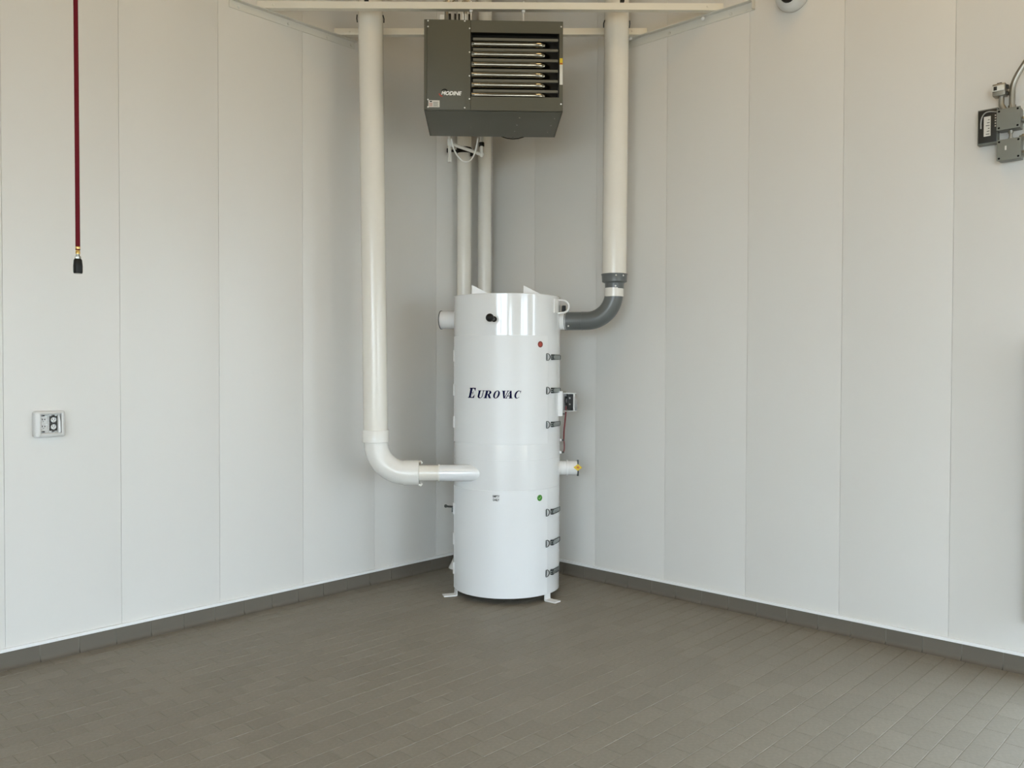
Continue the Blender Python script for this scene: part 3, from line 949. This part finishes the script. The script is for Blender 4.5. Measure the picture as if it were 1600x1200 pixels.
for s, z in ((0.4405, 3.787), (0.4405, 3.294)):
    ht.part('screw', MB().sphere((s, F0 - 0.001, z), 0.0055, 8, (1, 0.5, 1)), M['trim'])
for s, d in ((0.18, -1.53), (0.17, -1.36), (0.16, -1.21), (0.41, -1.52), (0.40, -1.36), (-0.14, -1.30), (0.39, -1.2)):
    ht.part('screw', MB().sphere((s, d, Z0 - 0.004), 0.005, 8), M['steel'])
# lettering and labels on the front
mb, bb = text_mesh('MODINE', 0.03, shear=0.3, offset=0.0011)
fit(mb, bb, 0.132, 0.026)
for v in mb.bm.verts:
    v.co = Vector((-0.2615 + v.co.x, F0 - 0.0046, 3.3525 + v.co.y))
lg = ht.part('lettering', mb, M['white'], 0)
mb = MB()
for (c, r0, r1_, a0, a1) in (((-0.315, 3.352), 0.020, 0.028, 185, 262),):
    n = 8
    vs = []
    for i in range(n + 1):
        a = R(a0 + (a1 - a0) * i / n)
        for r_ in (r0, r1_):
            vs.append((c[0] + r_ * math.cos(a), F0 - 0.0042, c[1] + r_ * math.sin(a) * 0.85))
    mb.add(vs, [(2 * i, 2 * i + 1, 2 * i + 3, 2 * i + 2) for i in range(n)])
ht.part('logo_swoosh', mb, M['red'], 0, label='red swoosh of the logo')
mb = MB()
n = 8
vs = []
for i in range(n + 1):
    a = R(25 + 115 * i / n)
    for r_ in (0.021, 0.029 - 0.006 * abs(i / n - .5)):
        vs.append((-0.306 + r_ * math.cos(a) * 1.0, F0 - 0.0042, 3.352 + r_ * math.sin(a)))
mb.add(vs, [(2 * i, 2 * i + 1, 2 * i + 3, 2 * i + 2) for i in range(n)])
ht.part('logo_swoosh', mb, M['inkb'], 0, label='black swoosh of the logo')
lb = ht.part('warning_label', MB().box((-0.408, F0 - 0.0046, 3.263), (-0.337, F0 - 0.003, 3.306)), M['paper'], 0, label='small white warning label')
lp_ = MB()
for k in range(4):
    for j in range(2):
        lp_.box((-0.403 + j * 0.011, F0 - 0.0052, 3.268 + k * 0.006), (-0.394 + j * 0.011, F0 - 0.0046, 3.272 + k * 0.006))
ht.part('label_print', lp_, M['pink'], 0, parent=lb)
lp_ = MB().box((-0.400, F0 - 0.0052, 3.295), (-0.385, F0 - 0.0046, 3.302))
for k in range(5):
    lp_.box((-0.378, F0 - 0.0052, 3.268 + k * 0.0065), (-0.345 - 0.004 * (k % 2), F0 - 0.0046, 3.270 + k * 0.0065))
ht.part('label_print', lp_, M['inkb'], 0, parent=lb)
sl = ht.part('warning_label', MB().box((0.4315, F0 - 0.0016, 3.418), (0.4505, F0, 3.586)), M['paper'], 0, label='narrow white and yellow label')
ht.part('label_print', MB().box((0.4315, F0 - 0.0022, 3.545), (0.4505, F0 - 0.0016, 3.586)), M['yellow'], 0, parent=sl)
ht.part('label_print', MB().box((0.4335, F0 - 0.0026, 3.548), (0.4485, F0 - 0.0022, 3.556)), M['red'], 0, parent=sl)
# hangers
for s in (-0.139, 0.205):
    for d in (-1.51, -1.085):
        zz = 3.927 + 0.0385 * (s + abs(d)) / (2 * abs(d))
        mb = MB().tube([(s, d, Z1 - 0.002), (s, d, zz + 0.06)], 0.0045, 8)
        mb.lathe((s, d, zz - 0.014), (0, 0, 1), [(0, 0), (0, 0.011), (0.010, 0.013), (0.0135, 0.013), (0.0135, 0)], 8)
        ht.part('hanger_rod', mb, M['trim'], 40)
# fittings on top
for s, w_, m, h_ in ((-0.325, 0.028, 'plastic', 0.022), (-0.275, 0.016, 'black', 0.03), (-0.240, 0.012, 'black', 0.03), (-0.215, 0.012, 'black', 0.03),
                     (-0.190, 0.012, 'plastic', 0.03), (-0.172, 0.012, 'plastic', 0.03), (-0.150, 0.012, 'black', 0.03)):
    ht.part('terminal', MB().box((s - w_ / 2, F0 + 0.06, Z1), (s + w_ / 2, F0 + 0.09, Z1 + h_ + 0.035), 0.003), M[m], 30)
# fan guard hanging a little lower at the rear
fg = MB()
for rr in (0.205, 0.188, 0.171, 0.12, 0.06):
    fg.tube([Vector((0.155 + rr * math.cos(2 * PI * k / 32), B0 + 0.07 + (0.205 - rr) * 0.15, 3.455 + rr * math.sin(2 * PI * k / 32))) for k in range(32)], 0.0035, 6, closed=True)
for k in range(8):
    a = 2 * PI * k / 8
    fg.tube([(0.155 + 0.205 * math.cos(a), B0 + 0.0, 3.455 + 0.205 * math.sin(a)), (0.155 + 0.205 * math.cos(a), B0 + 0.07, 3.455 + 0.205 * math.sin(a)),
             (0.155, B0 + 0.10, 3.455)], 0.0035, 6)
ht.part('fan_guard', fg, M['black'], 60)
ht.part('fan_motor', MB().lathe((0.155, B0, 3.455), (0, 1, 0), [(0, 0.07), (0.11, 0.07), (0.12, 0.06), (0.12, 0)], 20), M['latchd'])
fr_ = MB().lathe((0.155, B0, 3.455), (0, 1, 0), [(0, 0.200), (0.05, 0.200), (0.05, 0.206), (0, 0.206)], 36, True)
ht.part('fan_ring', fr_, M['greend'])

# gas line below and behind the heater
gp = Thing('gas_pipe', (-0.301, -0.93, 3.09), 'thin white pipe with a capped drop under the rear of the green heater', 'pipe')
gp.part('drop_leg', MB().tube([(-0.301, -0.93, 3.10), (-0.301, -0.93, 3.45)], 0.0125, 12), M['pvcw'], 50)
gp.part('cap', MB().lathe((-0.301, -0.93, 3.092), (0, 0, 1), [(0, 0), (0, 0.015), (0.028, 0.015), (0.032, 0.0125)], 12), M['pvcw'])
gp.part('branch', MB().tube([(-0.301, -0.93, 3.228), (-0.075, -0.62, 3.228)], 0.0125, 12), M['pvcw'], 50)
gp.part('fitting', MB().lathe((-0.301, -0.93, 3.205), (0, 0, 1), [(0, 0.0125), (0, 0.018), (0.046, 0.018), (0.046, 0.0125)], 12), M['pvcw'])
mb = MB().sphere((-0.070, -0.615, 3.228), 0.021, 12)
gp.part('elbow', mb, M['pvcw'])
gp.part('riser', MB().tube([(-0.070, -0.615, 3.228), (-0.070, -0.615, 3.50)], 0.0135, 12), M['pvcw'], 50)
gp.part('union', MB().lathe((-0.070, -0.615, 3.290), (0, 0, 1), [(0, 0.0135), (0, 0.021), (0.028, 0.021), (0.028, 0.0135)], 12), M['black'])
wc = Thing('cable', (-0.2, -0.95, 3.1), 'thin white cable drooping in a loop under the green heater', 'cable')
wc.part('cable_loop', MB().tube(bez((-0.285, -0.97, 3.25), (-0.27, -0.98, 3.08), (-0.12, -0.98, 2.98), (-0.098, -0.98, 3.25), 20), 0.006, 8), M['pvcw'], 60)

# flue ducts above the heater
vd = Thing('flue_duct', (-0.24, -1.40, Z1), 'pair of shiny silver flue tubes rising slantwise from the green heater', 'duct')
for s in (-0.305, -0.180):
    mb = MB().tube([(s, -1.40, Z1 + 0.19), (s + 0.02, -1.40, Z1 + 0.24), (s + 0.16, -1.38, Z1 + 0.36), (s + 0.62, -1.36, Z1 + 0.74)], 0.036, 24)
    vd.part('tube', mb, M['chrome'], 40)
    vd.part('riser', MB().tube([(s, -1.40, Z1 + 0.001), (s, -1.40, Z1 + 0.20)], 0.013, 12), M['steel'], 40)
    vd.part('collar', MB().lathe((s, -1.40, Z1 + 0.001), (0, 0, 1), [(0, 0.013), (0, 0.022), (0.02, 0.022), (0.02, 0.013)], 16), M['steel'])

# ================================================================= AIR HOSE
HX, HY = -3.696, -1.178
ah = Thing('air_hose', (HX, HY, 1.996), 'dark red air hose hanging straight down before the left wall', 'hose', corner=False)
ah.part('hose', MB().tube(bez((HX, HY, 2.095), (HX, HY, 2.6), (HX + 0.006, HY + 0.02, 3.2), (HX - 0.004, HY + 0.02, CEIL - 0.002), 14), 0.0092, 14), M['hose'], 60)
ah.part('ferrule', MB().lathe((HX, HY, 2.078), (0, 0, 1), [(0, 0.0065), (0, 0.0088), (0.012, 0.0088), (0.014, 0.0075), (0.017, 0.0088), (0.030, 0.0098), (0.032, 0.009)], 14), M['brass'], label='brass hose ferrule')
ah.part('nut', MB().lathe((HX, HY, 2.058), (0, 0, 1), [(0, 0.009), (0, 0.0125), (0.009, 0.0125), (0.012, 0.008), (0.022, 0.007), (0.022, 0)], 6), M['steel'], 20)
ah.part('coupler', MB().lathe((HX, HY, 1.996), (0, 0, 1), [(0.004, 0.0), (0.004, 0.010), (0.0, 0.012), (0.0, 0.0165), (0.006, 0.0185), (0.030, 0.0188), (0.056, 0.0165), (0.062, 0.013), (0.062, 0.0)], 18), M['black'], label='black quick coupler')
ah.part('coupler_tip', MB().lathe((HX, HY, 1.9945), (0, 0, 1), [(0, 0.004), (0, 0.011), (0.004, 0.011), (0.004, 0.004)], 14, True), M['steel'])

# ================================================================= OUTLET ON THE LEFT WALL
ot = Thing('power_outlet', (-3.43, 0, 1.29), 'white boxed power outlet with window cover on the left wall', 'outlet', corner=False)
X0, X1, ZA, ZB = -3.508, -3.352, 1.216, 1.359
wx0, wx1, wz0, wz1 = -3.478, -3.372, 1.238, 1.342
mb = MB()


def rrect(x0, x1, z0, z1, r, y, n=5):
    out = []
    for cx, cz, a0 in ((x1 - r, z1 - r, 0), (x0 + r, z1 - r, 90), (x0 + r, z0 + r, 180), (x1 - r, z0 + r, 270)):
        for i in range(n + 1):
            a = R(a0 + 90 * i / n)
            out.append((cx + r * math.cos(a), y, cz + r * math.sin(a)))
    return out


loops = [rrect(X0, X1, ZA, ZB, 0.014, -0.0005), rrect(X0, X1, ZA, ZB, 0.014, -0.026), rrect(X0 + 0.003, X1 - 0.003, ZA + 0.003, ZB - 0.003, 0.013, -0.034),
         rrect(X0 + 0.009, X1 - 0.009, ZA + 0.009, ZB - 0.009, 0.010, -0.039), rrect(wx0 - 0.004, wx1 + 0.004, wz0 - 0.004, wz1 + 0.004, 0.004, -0.041),
         rrect(wx0, wx1, wz0, wz1, 0.003, -0.038), rrect(wx0, wx1, wz0, wz1, 0.003, -0.010)]
n = len(loops[0])
mb.add([p for l_ in loops for p in l_], [(i * n + k, i * n + (k + 1) % n, (i + 1) * n + (k + 1) % n, (i + 1) * n + k) for i in range(len(loops) - 1) for k in range(n)])
ot.part('cover_frame', mb, M['plastic'], 40)
ot.part('back_plate', MB().box((wx0, -0.012, wz0), (wx1, -0.0005, wz1)), M['plate'], 0)
ot.part('latch_button', MB().lathe((-3.494, -0.040, 1.232), (0, -1, 0), [(0, 0.011), (0.003, 0.011), (0.003, 0.007), (0.0015, 0.006), (0.0015, 0)], 16), M['plastic'])
for xc, plate, face in ((-3.458, 'plastic', 'plastic'), (-3.408, 'black', 'plastic')):
    rc = ot.part('receptacle', MB().box((xc - 0.019, -0.018, 1.250), (xc + 0.019, -0.012, 1.330), 0.003), M[plate], 30,
                 label='white receptacle' if plate == 'plastic' else 'black receptacle with round white faces')
    for zc in (1.309, 1.271):
        mb = MB().lathe((xc, -0.018, zc), (0, -1, 0), [(0, 0.0135), (0.003, 0.0135), (0.003, 0)], 20)
        if plate == 'black':
            ot.part('socket_face', mb, M['plastic'], 30, parent=rc)
        mb2 = MB()
        for dx in (-0.006, 0.006):
            mb2.box((xc + dx - 0.0016, -0.0217, zc + 0.001), (xc + dx + 0.0016, -0.0205 if plate == 'black' else -0.0175, zc + 0.008))
        mb2.lathe((xc, -0.0205 if plate == 'black' else -0.0178, zc - 0.006), (0, -1, 0), [(0, 0.0022), (0.001, 0.0022), (0.001, 0)], 8)
        ot.part('slot', mb2, M['inkb'], 0, parent=rc)
for xc in (-3.458, -3.408):
    for zc in (1.333, 1.246):
        ot.part('tab', MB().box((xc - 0.007, -0.016, zc - 0.003), (xc + 0.007, -0.012, zc + 0.003), 0.001), M['inkb'], 0)
ot.part('window_lid', MB().box((wx0 - 0.002, -0.037, wz0 - 0.002), (wx1 + 0.002, -0.035, wz1 + 0.002)), M['glass'], 0)
gl_ = MB().prism([(-3.386, -0.030, 1.241), (-3.376, -0.030, 1.241), (-3.375, -0.030, 1.30), (-3.383, -0.030, 1.335), (-3.3875, -0.030, 1.335)], (0, 0.017, 0))
ot.part('inner_lip', gl_, M['white'], 0)

# ================================================================= DOME CAMERA
dm = Thing('dome_camera', (0, -2.645, 3.92), 'white dome security camera with dark lens high on the right wall', 'camera', corner=False)
dm.part('housing', MB().lathe((0, -2.648, 3.918), (-1, 0, 0), [(0.001, 0.10), (0.02, 0.105), (0.055, 0.100), (0.075, 0.088), (0.090, 0.066), (0.098, 0.045), (0.098, 0.0)], 40), M['plastic'], 50)
dm.part('lens_dome', MB().sphere((-0.088, -2.652, 3.896), 0.050, 20), M['black'], 60)
for yy, zz in ((-2.581, 3.895), (-2.70, 3.935)):
    dm.part('screw', MB().sphere((-0.080, yy, zz), 0.006, 8), M['inkb'])

# ================================================================= CONTROLS AT THE RIGHT EDGE
sn = Thing('sensor_box', (0, -3.75, 2.88), 'black electronic box with white label and pale edge on the right wall', 'box', corner=False)
mb = MB()
mb.box((-0.045, -3.799, 2.795), (-0.0005, -3.703, 2.982), 0.004)
sn.part('housing', mb, M['boxgrey'], 30)
sn.part('cover', MB().box((-0.052, -3.796, 2.803), (-0.044, -3.708, 2.975), 0.003), M['boxblk'], 30)
sn.part('label_strip', MB().box((-0.0535, -3.768, 2.836), (-0.0515, -3.735, 2.940)), M['paper'], 0, label='white printed label')
mb = MB()
for k in range(6):
    mb.box((-0.0542, -3.763, 2.845 + k * 0.015), (-0.0535, -3.745 - 0.005 * (k % 3), 2.848 + k * 0.015))
sn.part('label_print', mb, M['inkb'], 0)
mb = MB()
for k in range(5):
    mb.box((-0.0535, -3.793, 2.880 + k * 0.014), (-0.0515, -3.787, 2.887 + k * 0.014))
sn.part('indicator', mb, M['paper'], 0)
sn.part('wire', MB().tube(bez((-0.056, -3.722, 2.88), (-0.058, -3.715, 2.99), (-0.058, -3.77, 2.96), (-0.056, -3.795, 2.955), 12), 0.0035, 8), M['greyp'], 60)


def jbox(y0, y1, z0, z1, depth, label, mk=False):
    t = Thing('junction_box', (0, (y0 + y1) / 2, z0), label, 'box', corner=False)
    t.part('box_body', MB().box((-depth + 0.012, y0 + 0.003, z0 + 0.002), (-0.0005, y1 - 0.003, z1 - 0.002), 0.010), M['boxgrey'], 40)
    mb = MB().box((-depth, y0, z0), (-depth + 0.012, y1, z1), 0.005)
    t.part('lid', mb, M['boxgrey'], 40)
    for a, b in ((0, 0), (1, 1), (0, 1), (1, 0)):
        yy = y0 + 0.012 + a * (y1 - y0 - 0.024); zz = z0 + 0.012 + b * (z1 - z0 - 0.024)
        t.part('screw', MB().lathe((-depth, yy, zz), (-1, 0, 0), [(-0.001, 0.006), (0.0015, 0.005), (0.0015, 0)], 8), M['inkb'])
    return t


j1 = jbox(-3.912, -3.802, 2.848, 2.958, 0.085, 'upper grey junction box beside the black sensor box')
j2 = jbox(-3.916, -3.803, 2.690, 2.800, 0.080, 'lower grey junction box with small white mark under the upper one')
j2.part('mark', MB().box((-0.0815, -3.850, 2.742), (-0.080, -3.842, 2.764)), M['paper'], 0, label='small white mark')
mb = MB().tube([(-0.05, -3.862, 2.795), (-0.05, -3.862, 2.847)], 0.009, 10)
mb.lathe((-0.05, -3.862, 2.80), (0, 0, 1), [(0, 0.009), (0, 0.013), (0.010, 0.013), (0.010, 0.009)], 8)
mb.lathe((-0.05, -3.862, 2.832), (0, 0, 1), [(0, 0.009), (0, 0.013), (0.013, 0.013), (0.013, 0.009)], 8)
j2.part('nipple', mb, M['steel'], 40)
for z_, t in ((2.895, j1), (2.805, j2), (2.720, j2)):
    mb = MB().tube([(-0.04, -3.90, z_), (-0.04, -4.16, z_)], 0.0105, 10)
    mb.lathe((-0.04, -3.912, z_), (0, -1, 0), [(0, 0.010), (0, 0.017), (0.012, 0.017), (0.014, 0.013), (0.026, 0.013), (0.026, 0.010)], 8)
    t.part('conduit_stub', mb, M['steel'], 40)
cd = Thing('conduit', (0, -3.87, 2.96), 'grey bent steel conduit rising from the upper junction box', 'conduit', corner=False)
cd.part('tube', MB().tube([(-0.05, -3.866, 2.952), (-0.05, -3.866, 3.05)] + bez((-0.05, -3.866, 3.05), (-0.05, -3.868, 3.10), (-0.05, -3.888, 3.13), (-0.05, -3.925, 3.185), 8)[1:] +
                          [(-0.05, -4.05, 3.37), (-0.05, -4.16, 3.53)], 0.0145, 14), M['steel'], 50)
cd.part('connector', MB().lathe((-0.05, -3.866, 2.956), (0, 0, 1), [(0, 0.014), (0, 0.019), (0.02, 0.019), (0.02, 0.014)], 10), M['steel'])
eye = Thing('photo_eye', (0, -3.81, 3.03), 'small metal sensor on a bracket above the black sensor box', 'sensor', corner=False)
mb = MB().box((-0.090, -3.842, 3.030), (-0.030, -3.782, 3.092), 0.005)
eye.part('housing', mb, M['steel'], 30)
mb = MB().box((-0.098, -3.840, 3.052), (-0.089, -3.781, 3.080), 0.002)
eye.part('face', mb, M['paper'], 30)
mb = MB().box((-0.100, -3.806, 3.056), (-0.097, -3.790, 3.076), 0.002); mb.box((-0.075, -3.822, 3.09), (-0.05, -3.80, 3.100), 0.002)
mb.box((-0.070, -3.851, 3.034), (-0.04, -3.842, 3.05), 0.003); mb.box((-0.070, -3.851, 3.066), (-0.04, -3.842, 3.085), 0.003)
eye.part('lens', mb, M['boxblk'], 30)
mb = MB().tube([(-0.055, -3.818, 3.032), (-0.055, -3.818, 2.985), (-0.055, -3.835, 2.955)], 0.014, 12)
eye.part('neck', mb, M['steel'], 40)

# overhead door track and jamb at the opening in the right wall
dt = Thing('door_track', (0, -3.97, 0.27), 'grey vertical guard of the door track at the right edge of the wall', 'track', corner=False)
mb = MB()
mb.box((-0.10, -4.00, 0.27), (-0.0005, -3.975, 1.75), 0.010)
mb.box((-0.10, -4.10, 0.27), (-0.085, -3.975, 1.75), 0.006)
dt.part('guard', mb, M['track'], 40)
jm = MB()
jm.box((-0.03, DOOR_A - 0.05, 0.0), (0.25, DOOR_A + 0.01, DOOR_H + 0.05), 0.004)
jm.box((-0.03, DOOR_B - 0.01, 0.0), (0.25, DOOR_B + 0.05, DOOR_H + 0.05), 0.004)
jm.box((-0.03, DOOR_B, DOOR_H), (0.25, DOOR_A, DOOR_H + 0.05), 0.004)
struct('door_1', jm, M['frame'], 30)

# a crumb of white paper on the tiles
sp = MB().prism([(-3.83, -3.30, 0.0006), (-3.815, -3.305, 0.0006), (-3.812, -3.292, 0.0006), (-3.822, -3.288, 0.0006)], (0, 0, 0.003))
o = sp.build('paper_scrap', M['paper'], None, 0)
o['label'] = 'tiny white paper crumb lying on the grey floor tiles'; o['category'] = 'scrap'
